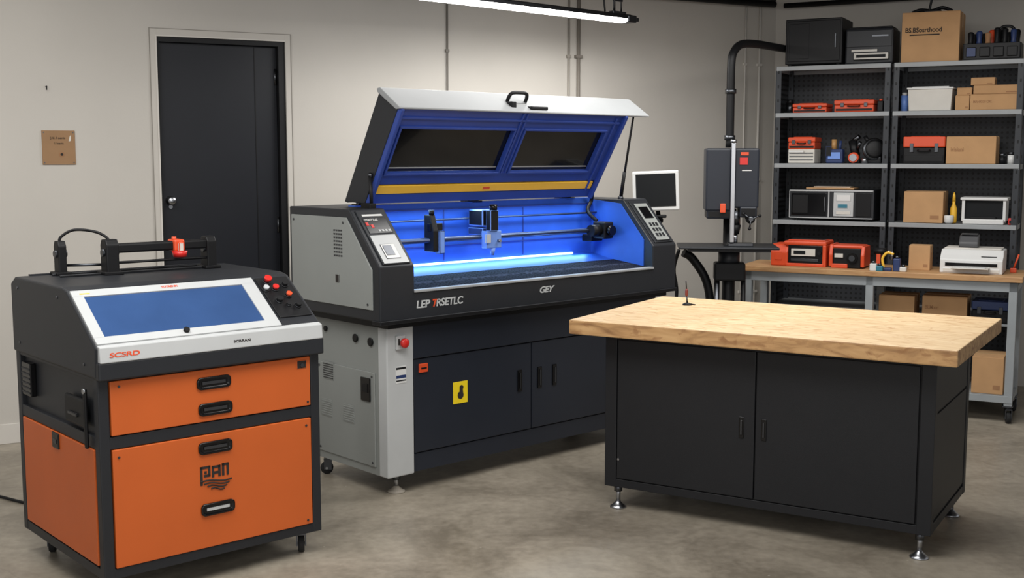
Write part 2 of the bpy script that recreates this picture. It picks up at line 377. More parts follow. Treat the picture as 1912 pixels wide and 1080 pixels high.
# ------------------------------------------------------------ big laser cutter
A1=R(42.5)
T=thing('laser_cutter','large charcoal and grey laser cutter with raised blue lid','laser cutter',(-.633,5.6,0),A1)
LC=T
b=MB()
b.box(.10,2.1,.10,.72,.1,.9,M_charblue)
b.box(.09,.10,.13,.72,.1,.9,M_lgrey)
b.box(2.1,2.11,.1,.72,.1,.9,M_char)
b.box(.25,2.1,.085,.10,.1,.195,M_charblue,.003)
b.box(.25,2.1,.07,.10,.685,.9,M_charblue,.003)
b.done('base_cabinet',T)
b=MB(); b.box(.085,.25,.065,.14,.1,.9,M_silver,.006); b.done('corner_post',T,label='light silver corner post')
b=MB()
b.box(.083,.09,.17,.68,.14,.62,M_lgrey,.002)
for y,z in ((.19,.16),(.66,.16),(.19,.6),(.66,.6)): b.cyl((.083,y,z),(.080,y,z),.006,M_dsteel,seg=8)
b.done('side_panel',T,label='light grey removable side panel')
for y0,z0,mm in ((.53,.54,M_dsteel),(.55,.34,M_lgrey),(.35,.34,M_lgrey)):
    b=MB(); b.box(.081,.084,y0-.005,y0+.095,z0-.006,z0+.086,M_lgrey)
    for k in range(7): b.box(.079,.082,y0,y0+.09,z0+k*.012,z0+.005+k*.012,mm)
    b.done('vent',T,label='louvered side vent')
b=MB(); b.box(.076,.084,.2,.28,.47,.59,M_blackg,.003); b.box(.072,.077,.215,.265,.515,.56,M_black,.002); b.done('power_socket',T,label='black power inlet')
for y,z,r_ in ((.33,.78,.018),(.2,.775,.018),(.6,.80,.012)):
    b=MB(); b.cyl((.09,y,z),(.084,y,z),r_,M_black); b.lathe((.084,y,z),[(r_*1.2,0),(r_*1.2,.003),(r_*.8,.004)],M_black,axis=(-1,0,0)); b.done('cable_grommet',T)
for nm,x0,x1 in (('door',.262,1.072),('door',1.08,2.09)):
    b=MB(); b.box(x0,x1,.078,.095,.2,.68,M_charblue,.003)
    d=b.done(nm,T,label='dark blue-grey cabinet door')
    hs=(.985,) if x0<1 else (1.135,1.25)
    for hx in hs:
        b=MB(); b.box(hx-.016,hx+.016,.072,.078,.42,.54,M_blackg,.004); b.box(hx-.006,hx+.006,.068,.073,.435,.525,M_dsteel,.002); b.done('door_handle',d)
b=MB(); b.box(.29,.345,.068,.078,.61,.655,M_redor,.003); b.box(.30,.335,.066,.069,.628,.636,M_black); b.done('door_latch',T,label='small orange latch')
b=MB(); b.box(.515,.612,.075,.078,.415,.53,M_signy,.001)
b.cyl((.570,.0752,.498),(.570,.0736,.498),.013,M_print,seg=14)
b.cyl((.564,.0752,.458),(.564,.0736,.458),.020,M_print,seg=14)
b.raw([(.557,.0737,.495),(.578,.0737,.495),(.582,.0737,.462),(.556,.0737,.462)],[(0,1,2,3)],M_print)
b.raw([(.545,.0737,.470),(.552,.0737,.476),(.556,.0737,.452),(.546,.0737,.445)],[(0,1,2,3)],M_print)
b.done('warning_sign',T,label='yellow warning sign with rounded black figure')
b=MB(); b.box(.135,.19,.05,.065,.745,.815,M_silver,.004); b.lathe((.168,.05,.78),[(.014,0),(.014,.012),(.024,.016),(.024,.028),(.018,.034),(.003,.036)],M_red,axis=(0,-1,0)); b.box(.145,.152,.046,.05,.77,.80,M_print); b.done('emergency_stop',T,label='red mushroom emergency stop button')
b=MB(); b.box(.138,.202,.063,.065,.575,.66,M_white); b.box(.14,.20,.062,.064,.645,.655,M_dsteel); b.box(.14,.20,.062,.064,.60,.615,M_dkblue); b.box(.14,.20,.062,.064,.585,.591,M_dsteel); b.done('sticker',T)
foot(T,.19,.14,.1,r=.045,pad=mat('foot_pad_taupe',(150,142,130),.6)); foot(T,2.0,.14,.1)
caster(T,.14,.66,.1,a=2.5); caster(T,2.0,.66,.1,a=2.5)
# head
prof=[(0,.9),(0,1.167),(.245,1.435),(.79,1.435),(.79,.9)]
b=MB(); b.prism(prof,0,.21,M_char,.006); b.prism(prof,1.99,2.2,M_char,.006)
b.box(.2,2.0,.555,.79,.9,1.435,M_char,.004)
b.box(.2,2.0,0,.06,.9,1.03,M_char,.003)
b.box(.2,2.0,.05,.56,.9,1.0,M_char)
b.box(-.005,2.205,-.012,.06,.885,.905,M_black,.003)
b.box(.06,2.14,.02,.76,.86,.9,M_black)
b.done('head_housing',T)
b=MB(); b.prism([(.055,.955),(.055,1.15),(.265,1.395),(.765,1.395),(.765,.955)],-.006,.002,M_lgrey,.002)
for sx,sz in ((.09,.98),(.74,.98),(.74,1.37),(.29,1.37)): b.cyl((-.006,sx,sz),(-.009,sx,sz),.006,M_dsteel,seg=8)
for k in range(8):
    for j in range(4): b.box(-.008,-.005,.30+j*.02,.313+j*.02,1.2+k*.018,1.208+k*.018,M_dsteel)
b.box(-.009,-.005,.33,.36,1.07,1.11,M_print,.001)
b.done('side_panel',T,label='light grey end panel with louvers')
b=MB(); b.box(.208,1.992,-.008,.03,1.03,1.043,M_lidgrey,.003); b.done('front_strip',T,label='silver front sill strip')
b=MB(); b.prism([(.03,1.0),(.03,1.040),(.31,1.070),(.31,1.0)],.21,1.99,M_honey); b.done('honeycomb_bed',T,label='dark honeycomb cutting bed')
b=MB()
b.prism([(.31,1.068),(.51,1.105),(.51,1.0),(.31,1.0)],.21,1.99,M_blue)
b.box(.21,1.99,.50,.555,1.0,1.44,M_blue)
ip=[(.07,1.0),(.07,1.2),(.26,1.41),(.51,1.43),(.51,1.0)]
b.prism(ip,.208,.216,M_blue); b.prism(ip,1.984,1.992,M_blue)
b.box(.21,1.99,.492,.502,1.40,1.412,M_blued,.002); b.box(.21,1.99,.495,.502,1.20,1.206,M_blued)
for x in (.8,1.4): b.box(x,x+.006,.496,.502,1.12,1.40,M_blued)
b.done('chamber_lining',T,label='blue enamelled cutting chamber lining')
b=MB(); b.box(.24,1.80,.475,.49,1.102,1.113,M_ledb,.003); b.done('light_bar',T,label='glowing blue-white work light')
b=MB(); b.cyl((.216,.35,1.25),(1.984,.35,1.25),.010,M_rail); b.box(.216,1.984,.36,.385,1.235,1.262,M_dkblue,.002)
b.done('gantry_rail',T,label='polished steel linear rail')
b=MB(); b.cyl((.216,.46,1.35),(1.984,.46,1.35),.006,M_rail); b.done('gantry_rail',T)
b=MB()
b.box(.945,1.055,.30,.345,1.19,1.285,M_lblue,.004); b.box(.955,1.03,.345,.47,1.26,1.30,M_dkblue,.004)
b.box(.95,1.04,.34,.46,1.31,1.40,M_black,.006); b.cyl((.995,.30,1.40),(.995,.30,1.43),.022,M_blackg); b.box(.965,1.025,.29,.33,1.285,1.40,M_black,.004)
b.cyl((1.0,.315,1.19),(1.0,.315,1.15),.018,M_lblue,r2=.009); b.box(.93,.965,.285,.30,1.22,1.27,M_silver,.002); b.cyl((1.03,.30,1.23),(1.03,.28,1.23),.008,M_steel)
b.done('laser_carriage',T,label='pale blue laser carriage with nozzle')
b=MB(); b.prism([(.31,1.19),(.31,1.30),(.34,1.385),(.39,1.385),(.39,1.19)],.58,.615,M_black,.004); b.box(.615,.65,.30,.34,1.18,1.30,M_lblue,.003); b.box(.575,.66,.33,.36,1.30,1.34,M_blackg,.003); b.cyl((.6,.35,1.385),(.6,.35,1.41),.015,M_black); b.done('tool_bracket',T,label='black and blue gantry bracket')
b=MB(); b.cyl((1.80,.33,1.25),(1.87,.33,1.25),.035,M_black); b.box(1.87,1.95,.28,.38,1.20,1.30,M_black,.008); b.cyl((1.91,.28,1.25),(1.91,.25,1.25),.03,M_blackg); b.box(1.86,1.96,.38,.46,1.18,1.22,M_black,.005)
b.tube([(1.93,.40,1.30),(1.90,.45,1.36),(1.95,.47,1.42),(1.93,.44,1.48)],.012,M_black)
b.done('stepper_motor',T,label='black stepper motor block')
Sl=tilt((0,0,1.167),(.245,.268))
b=MB(); b.box(.025,.19,.01,.35,0,.006,M_char,.002,M=Sl)
b.box(.03,.185,.012,.19,.005,.010,M_silver,.002,M=Sl)
b.box(.06,.145,.04,.13,.009,.013,M_white,.002,M=Sl); b.box(.07,.12,.06,.12,.012,.015,M_dsteel,.001,M=Sl)
b.box(.04,.18,.20,.30,.005,.009,M_blackg,.002,M=Sl); b.box(.045,.06,.25,.27,.008,.011,M_red,M=Sl); b.box(.07,.085,.235,.255,.008,.011,M_red,M=Sl)
b.box(.05,.17,.31,.322,.005,.008,M_white,M=Sl)
for k in range(4): b.box(.10+k*.02,.112+k*.02,.21,.222,.008,.011,M_silver,M=Sl)
b.done('control_panel',T,label='control panel with display and red keys')
lettering('OTRETTUZ',.016,M_white,T,Sl@Matrix.Translation((.045,.28,.010)))
b=MB(); b.box(2.02,2.18,.02,.34,0,.006,M_char,.002,M=Sl); b.box(2.04,2.16,.03,.32,.005,.012,M_lgrey,.004,M=Sl); b.box(2.06,2.14,.20,.29,.011,.014,M_blackg,.001,M=Sl)
for k in range(3):
    for j in range(3): b.box(2.062+k*.028,2.08+k*.028,.06+j*.04,.085+j*.04,.011,.015,M_dsteel,.001,M=Sl)
b.done('keypad',T,label='grey keypad control unit')
lettering('LEP',.052,M_silver,T,FRONT(.218,-.001,.952),sx=1.12,bold=.022,shear=.12,sp=.95)
lettering('T',.052,M_redor,T,FRONT(.312,-.001,.952),sx=1.12,bold=.022,shear=.30)
lettering('RSETLC',.052,M_silver,T,FRONT(.343,-.001,.952),sx=1.04,bold=.022,shear=.12,sp=.95)
lettering('GEY',.046,M_silver,T,FRONT(1.055,-.001,.962),shear=.35,sx=1.25,bold=.03,sp=.9)
# lid
A=(.38,1.455);B=(.56,1.46);Cc=(.24,2.02);D=(.09,1.935)
LX0,LX1=.19,1.84
b=MB()
for x0,x1 in ((LX0,LX0+.02),(LX1-.02,LX1)): b.prism([A,B,Cc,D],x0,x1,M_char,.003)
Bt=tilt((0,B[0],B[1]),(Cc[0]-B[0],Cc[1]-B[1])); lb=math.hypot(Cc[0]-B[0],Cc[1]-B[1])
LI=tilt((0,A[0],A[1]),(D[0]-A[0],D[1]-A[1])); li=math.hypot(D[0]-A[0],D[1]-A[1])
sg=1 if (LI.to_3x3()@Vector((0,0,1))).y<0 else -1
def lb_box(mb,x0,x1,w0,w1,n0,n1,m,bev=0): mb.box(x0,x1,w0,w1,min(sg*n0,sg*n1),max(sg*n0,sg*n1),m,bev,M=LI)
b.box(LX0+.01,LX1-.01,0,lb*.22,-.01,.01,M_char,M=Bt); b.box(LX0+.01,LX1-.01,lb*.85,lb,-.01,.01,M_char,M=Bt)
lid=b.done('lid',T,label='raised hinged lid with charcoal sides')
x_a,x_b=LX0+.004,LX1-.004; xm=1.045
b=MB()
lb_box(b,x_a,x_b,0,.055,-.03,.004,M_blued,.002); lb_box(b,x_a,x_b,.115,.18,-.03,.004,M_blued,.002); lb_box(b,x_a,x_b,.05,.12,-.03,-.01,M_blued)
lb_box(b,x_a,x_b,.455,li,-.03,.004,M_blued,.002)
for x0,x1 in ((x_a,x_a+.05),(xm-.04,xm+.04),(x_b-.12,x_b)): lb_box(b,x0,x1,.17,.46,-.03,.005,M_blued,.002)
WX=((x_a+.04,xm-.03),(xm+.03,x_b-.11))
for x0,x1 in WX:
    lb_box(b,x0,x1,.175,.187,-.01,.018,M_blued,.002); lb_box(b,x0,x1,.448,.46,-.01,.018,M_blued,.002)
    lb_box(b,x0,x0+.012,.18,.455,-.01,.018,M_blued,.002); lb_box(b,x1-.012,x1,.18,.455,-.01,.018,M_blued,.002)
for x in (xm-.015,xm+.015): lb_box(b,x-.005,x+.005,.18,.55,0,.014,M_blued,.002)
for x0 in (x_a,x_b-.02): lb_box(b,x0,x0+.02,0,.56,.0,.03,M_blued,.004)
lb_box(b,x_b-.075,x_b-.065,.05,.54,0,.016,M_blued,.003)
lb_box(b,x_a+.03,x_b-.03,.50,.512,0,.014,M_blued,.002)
b.done('lid_frame',lid,label='blue inner lid frame')
b=MB(); lb_box(b,x_a+.02,x_b-.03,.060,.108,-.01,.008,M_yellow,.002); lb_box(b,x_a+.75,x_a+.80,.075,.09,.008,.009,M_redor); b.done('stripe',lid,label='yellow warning stripe bar')
for x0,x1 in WX:
    b=MB(); lb_box(b,x0+.01,x1-.01,.185,.45,-.02,-.012,M_glassd); lb_box(b,x0+.02,x1-.02,.203,.209,-.012,-.009,M_lidgrey); b.done('window_pane',lid,label='dark tinted lid window')
b=MB(); b.prism([(D[0]-.02,D[1]-.010),(D[0]-.02,D[1]-.002),(Cc[0]-.01,Cc[1]+.014),(Cc[0]+.015,Cc[1]+.010),(Cc[0]+.01,Cc[1]-.008),(D[0]+.01,D[1]-.012)],LX0-.008,2.02,M_lidgrey,.003)
b.done('lid_front_panel',lid,label='silver front panel of the lid')
b=MB()
b.tube([(.965,.16,1.975),(.965,.14,2.01),(.98,.13,2.03),(1.03,.125,2.033),(1.08,.13,2.03),(1.095,.14,2.01),(1.095,.16,1.975)],.010,M_black,sub=4)
b.box(.95,.985,.10,.17,1.95,1.985,M_black,.005); b.box(1.075,1.20,.08,.13,1.942,1.962,M_black,.005); b.box(.985,1.075,.12,.15,1.96,1.978,M_silver,.003)
b.done('lid_handle',lid,label='black carry handle')
b=MB(); b.cyl((2.03,.30,1.43),(1.99,.16,1.975),.007,M_black); b.cyl((2.03,.30,1.43),(2.019,.26,1.60),.011,M_black); b.sphere((2.03,.30,1.44),.018,M_dsteel); b.done('gas_strut',T)
b=MB(); b.cyl((.175,.30,1.43),(.18,.315,1.60),.009,M_black); b.box(.15,.19,.28,.36,1.43,1.46,M_black,.004); b.sphere((.18,.315,1.60),.014,M_dsteel); b.done('gas_strut',T)
for x in (.3,1.05,1.8):
    b=MB(); b.box(x-.04,x+.04,.5,.6,1.43,1.445,M_black,.003); b.cyl((x-.04,.545,1.452),(x+.04,.545,1.452),.012,M_dsteel); b.done('hinge',T)

# monitor on arm
def W(th,x,y,z):
    a=th.rotation_euler[2]; l=th.location
    return (l.x+math.cos(a)*x-math.sin(a)*y, l.y+math.sin(a)*x+math.cos(a)*y, l.z+z)
mp_=(.925,7.6,1.472)
T=thing('monitor','small white-framed flat monitor on a black arm beside the cutter','monitor',mp_,R(-8))
TM=Matrix.Rotation(R(-2.5),4,'Y')
b=MB(); b.box(-.148,.148,0,.03,-.128,.128,M_white,.008,M=TM); b.done('bezel',T)
b=MB(); b.box(-.127,.127,-.003,.004,-.102,.110,M_screen,.001,M=TM); b.done('screen',T)
b=MB(); b.box(-.05,.05,.03,.06,-.05,.05,M_black,.006); b.cyl((0,.045,-.04),(.02,.045,-.17),.014,M_black)
iv=Matrix.Translation(mp_)@Matrix.Rotation(R(-8),4,'Z'); iv.invert()
e1=iv@Vector(W(LC,2.205,.42,1.25))
b.tube([(.02,.045,-.17),(.03,.05,-.2),tuple((Vector((.03,.05,-.22))+e1)/2),tuple(e1)],.015,M_black)
b.box(-.05,.07,.02,.08,-.175,-.155,M_black,.006); b.done('arm',T)

# ------------------------------------------------------------ orange engraver cart
A2=R(41)
T=thing('laser_engraver','orange and charcoal cabinet laser engraver on casters','laser engraver',(-1.533,4.286,0),A2)
EN=T; Wd=.95; Dp=.88
b=MB()
for x0,x1 in ((0,.042),(Wd-.042,Wd)):
    for y0,y1 in ((0,.045),(Dp-.045,Dp)): b.box(x0,x1,y0,y1,.1,.88,M_char,.004)
for z0,z1 in ((.1,.14),(.602,.65),(.862,.88)):
    b.box(.04,Wd-.04,.002,.05,z0,z1,M_char,.003); b.box(.002,.04,.04,Dp-.04,z0,z1,M_char,.003); b.box(Wd-.04,Wd-.002,.04,Dp-.04,z0,z1,M_char,.003); b.box(.04,Wd-.04,Dp-.05,Dp,z0,z1,M_char,.003)
b.box(.02,Wd-.02,.03,Dp-.01,.12,.88,M_char)
b.done('frame',T,label='charcoal steel frame')
b=MB(); b.box(.046,Wd-.046,-.004,.03,.654,.862,M_orange,.003)
for x in (.08,Wd-.07): b.cyl((x,-.004,.84),(x,-.007,.84),.005,M_dsteel,seg=8)
b.box(Wd-.11,Wd-.065,-.007,-.003,.815,.85,M_print,.002); b.cyl((Wd-.087,-.007,.83),(Wd-.087,-.011,.83),.008,M_dsteel)
b.cyl((Wd-.06,-.004,.67),(Wd-.06,-.007,.67),.005,M_dsteel,seg=8)
d=b.done('drawer',T,label='orange drawer front with two handles'); cup_handle(d,.464,.808,y=-.004); cup_handle(d,.468,.703,y=-.004)
b=MB(); b.box(.046,Wd-.046,-.004,.03,.142,.60,M_orange,.003)
for x,z in ((.07,.57),(Wd-.07,.57),(Wd-.07,.16)): b.cyl((x,-.004,z),(x,-.007,z),.005,M_dsteel,seg=8)
d=b.done('door',T,label='large orange lower door'); cup_handle(d,.463,.548,y=-.004); cup_handle(d,.467,.298,y=-.004,silver=True)
# emblem: three block characters over wave bars
b=MB()
def blk(x0,x1,z0,z1): b.box(.463+x0,.463+x1,-.0062,-.004,.425+z0,.425+z1,M_print)
blk(-.068,-.058,-.026,.050); blk(-.068,-.024,.040,.050); blk(-.034,-.024,.006,.050); blk(-.052,-.024,.006,.016); blk(-.050,-.040,.020,.030)
blk(-.018,-.008,.0,.046); blk(-.018,.020,.036,.046); blk(.010,.020,.0,.046); blk(-.008,.010,.013,.023)
blk(.026,.036,.0,.050); blk(.026,.056,.040,.050); blk(.046,.056,.0,.050)
for j in range(4):
    w=.068-j*.013
    b.tube([(.463+w*t+.002*j,-.006,.411-j*.0115-.006*math.sin(t*2.6)) for t in (-1,-.6,-.2,.2,.6,1)],.003,M_print,seg=6,sub=3)
b.done('logo',d,label='dark block-letter emblem over wave bars')
b=MB(); b.box(-.004,.02,.05,Dp-.06,.15,.60,M_orange,.003); d=b.done('side_panel',T,label='orange side panel')
b=MB(); b.box(-.010,-.003,.40,.47,.535,.60,M_blackg,.006); b.box(-.012,-.009,.415,.455,.555,.575,M_dsteel,.002); b.done('latch',d)
b=MB()
b.box(-.006,.02,.70,.80,.70,.84,M_blackg,.004)
for k in range(6): b.box(-.009,-.005,.705,.795,.712+k*.02,.718+k*.02,M_char)
b.done('vent',T)
b=MB(); b.box(-.008,.01,.12,.32,.67,.78,M_black,.008); b.box(-.020,-.006,.08,.10,.60,.83,M_black,.006); b.box(-.016,-.006,.18,.27,.705,.72,M_dsteel,.003); b.cyl((-.022,.09,.82),(-.010,.09,.82),.01,M_steel); b.done('side_handle',T,label='black lever handle')
# housing
b=MB(); hp=[(-.01,.875),(-.02,.995),(.25,1.185),(.30,1.195),(.83,1.195),(Dp+.005,1.165),(Dp+.005,.875)]
b.prism(hp,-.008,Wd+.006,M_char,.010,seg=3)
b.box(-.006,Wd+.005,-.035,.02,.872,.94,M_char,.006)
for (y,z) in ((.35,1.15),(.8,1.15),(.8,.92),(.1,.92)): b.cyl((-.008,y,z),(-.011,y,z),.006,M_dsteel,seg=8)
b.done('housing',T,label='charcoal upper housing with sloped front')
b=MB(); b.prism([(-.038,.938),(-.032,.998),(-.005,1.006),(-.005,.938)],.0,Wd,M_silver,.004); d=b.done('front_band',T,label='silver front band')
Fb=tilt((0,-.0385,.938),(.006,.06))
lettering('SCSRD',.024,M_redor,d,Fb@Matrix.Translation((.035,.020,.0)),shear=.1,sx=1.7,bold=.02,sp=.95); lettering('SCRRAN',.014,M_print,d,Fb@Matrix.Translation((.54,.024,.0)),sx=1.4,bold=.025)
Se=tilt((0,-.02,.995),(.27,.19))
b=MB()
for bx in ((.0,.77,.012,.05),(.0,.77,.28,.318),(.0,.042,.045,.285),(.71,.77,.045,.285)): b.box(bx[0],bx[1],bx[2],bx[3],-.004,.009,M_silver,.002,M=Se)
d=b.done('window_frame',T,label='white window frame')
b=MB(); b.box(.035,.715,.045,.285,-.004,.004,M_glassb,M=Se); b.done('window_pane',d,label='blue glossy viewing window')
b=MB(); b.cyl((.36,.035,.008),(.36,.035,.02),.012,M_black,M=Se); b.done('window_knob',d)
lettering('TOTRENN',.015,M_redor,d,Se@Matrix.Translation((.36,.295,.0095)))
b=MB(); b.box(.03,.07,.292,.298,.008,.0095,M_yellow,M=Se); b.done('sticker',d)
b=MB(); b.box(.785,.94,.06,.315,-.002,.006,M_black,.004,M=Se)
def knob(x,w,r,h,m):
    b.cyl((x,w,.005),(x,w,.012),r*1.25,M_dsteel,M=Se); b.cyl((x,w,.012),(x,w,h*.6),r*.7,m,M=Se); b.cyl((x,w,h*.6),(x,w,h),r,m,M=Se)
knob(.83,.285,.016,.032,M_red); knob(.845,.235,.013,.026,M_red); knob(.885,.185,.012,.026,M_redor); knob(.80,.235,.012,.026,M_silver); knob(.90,.255,.013,.024,M_black); knob(.83,.16,.014,.024,M_black); knob(.90,.12,.013,.024,M_black); knob(.86,.13,.009,.018,M_black)
b.done('control_panel',T,label='control panel with red and black knobs')
# top gantry
Z=1.195
b=MB()
b.box(.05,.90,.81,.83,Z,Z+.006,M_char)
b.box(.12,.80,.655,.668,Z,Z+.010,M_black,.003); b.box(.12,.80,.745,.755,Z,Z+.010,M_black,.003)
g=b.done('gantry',T,label='black linear gantry on top of housing')
def bracket(x,y,h,w=.035,dy=.035):
    b=MB(); b.prism([(y-dy,Z),(y-dy,Z+h*.85),(y-dy*.6,Z+h),(y+dy*.6,Z+h),(y+dy,Z+h*.85),(y+dy,Z)],x-w/2,x+w/2,M_black,.005)
    b.cyl((x-w/2-.008,y,Z+h*.62),(x+w/2+.008,y,Z+h*.62),.016,M_dsteel); b.box(x-w/2-.014,x+w/2+.014,y-dy-.012,y+dy+.012,Z,Z+.014,M_black,.003)
    b.done('gantry_bracket',g)
bracket(.165,.77,.145,.035,.03); bracket(.335,.66,.15,.055); bracket(.79,.66,.145,.045)
b=MB(); b.box(.36,.79,.635,.685,Z+.090,Z+.130,M_black,.008); b.cyl((.36,.635,Z+.05),(.79,.635,Z+.05),.006,M_black); b.cyl((.17,.77,Z+.04),(.35,.69,Z+.04),.006,M_dsteel); b.done('beam',g)
b=MB(); b.box(.61,.66,.62,.695,Z+.085,Z+.137,M_redor,.008); b.cyl((.638,.63,Z+.060),(.638,.63,Z+.086),.028,M_red,r2=.034); b.box(.625,.648,.606,.62,Z+.085,Z+.125,M_cream,.004); b.cyl((.622,.65,Z+.13),(.622,.65,Z+.149),.010,M_redor); b.done('tool_head',g,label='orange and red tool head')
b=MB(); b.tube([(.165,.77,Z+.13),(.17,.77,Z+.16),(.22,.75,Z+.19),(.29,.70,Z+.182),(.33,.67,Z+.155),(.335,.66,Z+.13)],.006,M_black); b.done('cable',g)
for x,y,a in ((.08,.10,4.4),(Wd-.05,.09,4.2),(.09,Dp-.09,4.2),(Wd-.09,Dp-.09,1.)): caster(T,x,y,.1,r=.036,a=a)

# floor cable
b=MB(); b.tube([(-2.9,5.9,.008),(-2.6,5.75,.008),(-2.35,5.6,.008),(-2.1,5.55,.008),(-1.95,5.4,.008)],.007,M_black); b.done('power_cable',label='black power cable lying on the concrete floor',cat='cable')

# ------------------------------------------------------------ workbench
T=thing('workbench','charcoal steel cabinet workbench with thick butcher-block top','workbench',(.268,5.50,0),R(-30.9))
b=MB(); b.box(0,1.745,0,1.09,.862,.93,M_woode,.005,seg=2)
wt=b.done('worktop',T,label='thick pale butcher-block worktop')
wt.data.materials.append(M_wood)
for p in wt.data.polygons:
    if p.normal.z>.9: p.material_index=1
x0,x1,y0,y1=.12,1.64,.15,.93
b=MB(); b.box(x0+.01,x1-.01,y0+.012,y1-.01,.12,.862,M_charb)
for xa,xb in ((x0,x0+.06),(x1-.06,x1)):
    for ya,yb in ((y0,y0+.05),(y1-.05,y1)): b.box(xa,xb,ya,yb,.11,.862,M_charb,.003)
b.box(x0+.05,x1-.05,y0+.002,y0+.03,.11,.15,M_charb,.003); b.box(x0+.05,x1-.05,y0+.002,y0+.03,.83,.862,M_charb)
b.box(x1-.02,x1-.002,y0+.04,y1-.04,.11,.15,M_charb,.003)
b.box(x1-.015,x1-.003,y0+.06,y1-.06,.165,.62,M_charb,.003); b.box(x1-.015,x1-.003,y0+.06,y1-.06,.632,.85,M_charb,.003)
b.done('cabinet_body',T)
for xa,xb,hx in ((x0+.066,.866,.807),(.872,x1-.066,.911)):
    b=MB(); b.box(xa,xb,y0-.004,y0+.012,.155,.83,M_charb,.003); d=b.done('door',T,label='charcoal steel door')
    b=MB(); b.box(hx-.012,hx+.012,y0-.009,y0-.003,.43,.53,M_blackg,.003); b.box(hx-.005,hx+.005,y0-.012,y0-.008,.445,.515,M_dsteel,.002); b.done('door_handle',d)
b=MB()
b.cyl((x0+.075,y0-.004,.25),(x0+.075,y0-.007,.25),.006,M_steel,seg=8); b.done('lock_screw',T)
for fx,fy in ((x0+.055,y0+.04),(x1-.05,y0+.04),(x1-.05,y1-.05),(x0+.055,y1-.05)): foot(T,fx,fy,.115,r=.04)
b=MB(); b.lathe((0,0,0),[(.024,0),(.024,.006),(.012,.012),(.004,.014)],M_black); b.cyl((0,0,.012),(-.004,0,.05),.004,M_dsteel); b.lathe((-.004,0,.045),[(.004,0),(.008,.008),(.008,.03),(.005,.04)],mat('maroon_plastic',(120,44,34),.5),seg=10); b.cyl((-.004,0,.08),(-.008,0,.125),.003,M_print)
b.tube([(.02,.0,.006),(.03,.01,.003),(.04,-.005,.003)],.003,M_print)
b.done('marking_tool',loc=(.905,6.04,.93),label='small red-handled tool on black base on the worktop',cat='tool')

# ------------------------------------------------------------ shelving
SA=R(-27); S0=Vector((1.585,8.13,0)); cs,sn=math.cos(SA),math.sin(SA)
def SP(s,d,z): return (S0.x+cs*s-sn*d, S0.y+sn*s+cs*d, z)
SZ=(.12,.62,1.233,1.64,2.0,2.33)
def shelving(s0,w,lab):
    T=thing('shelving_unit',lab,'shelving',SP(s0,.55,0),SA,'steel shelving units')
    dp=.40
    for x in (0,w-.04):
        for y in (0,dp-.04):
            b=MB(); b.box(x,x+.04,y,y+.005,0,2.331,M_shelfp); xx=x if x==0 else x+.035
            b.box(xx,xx+.005,y,y+.04,0,2.331,M_shelfp)
            for k in range(23): b.box(x+.015,x+.025,y-.002,y+.001,.08+k*.1,.10+k*.1,M_black)
            b.done('post',T,label='charcoal slotted post')
    for z in SZ:
        b=MB(); b.box(.004,w-.004,.006,dp-.006,z-.008,z,M_shelfg); b.box(.004,w-.004,-.004,.006,z-.030,z+.002,M_shelfg,.003); b.box(.004,w-.004,dp-.006,dp,z-.034,z,M_shelfg); b.box(.006,.012,.0,dp,z-.034,z,M_shelfg); b.box(w-.012,w-.006,.0,dp,z-.034,z,M_shelfg)
        b.done('shelf',T,label='grey steel shelf')
    b=MB(); b.box(.0,w,dp+.001,dp+.008,.1,2.30,M_peg); b.done('back_panel',T,label='black perforated back panel')
    b=MB(); b.box(.0,.004,.04,dp-.04,.1,2.30,M_peg); b.done('side_panel',T)
    return T
shelving(.07,.80,'charcoal steel shelving unit holding printers and tools')
shelving(.885,.83,'charcoal steel shelving unit holding boxes and bins')

# worktable
T=thing('worktable','grey steel worktable with wooden top before shelving','worktable',SP(0,0,0),SA)
b=MB(); b.box(-.02,1.80,0,.54,.905,.94,M_woodt,.004); b.done('tabletop',T,label='brown wooden tabletop')
b=MB()
for x in (.02,.84,1.72):
    for y in (.03,.45): b.box(x,x+.05,y,y+.05,.11,.905,M_legg,.003)
b.box(.02,1.77,.03,.06,.84,.905,M_legg,.003); b.box(.02,1.77,.47,.5,.84,.905,M_legg,.003)
for x in (.02,.84,1.72): b.box(x,x+.05,.06,.47,.84,.88,M_legg,.003); b.box(x,x+.05,.06,.47,.13,.16,M_legg,.003)
b.box(.04,1.75,.03,.5,.16,.175,M_legg,.002); b.box(.02,1.77,.025,.04,.13,.175,M_legg,.002)
b.done('frame',T,label='light grey steel frame')
b=MB(); b.box(.05,1.74,.18,.49,.60,.615,M_legg,.002); b.done('lower_shelf',T)
for x,y in ((.045,.055),(1.745,.055),(1.745,.475),(.045,.475)): caster(T,x,y,.11,r=.036,a=5.)

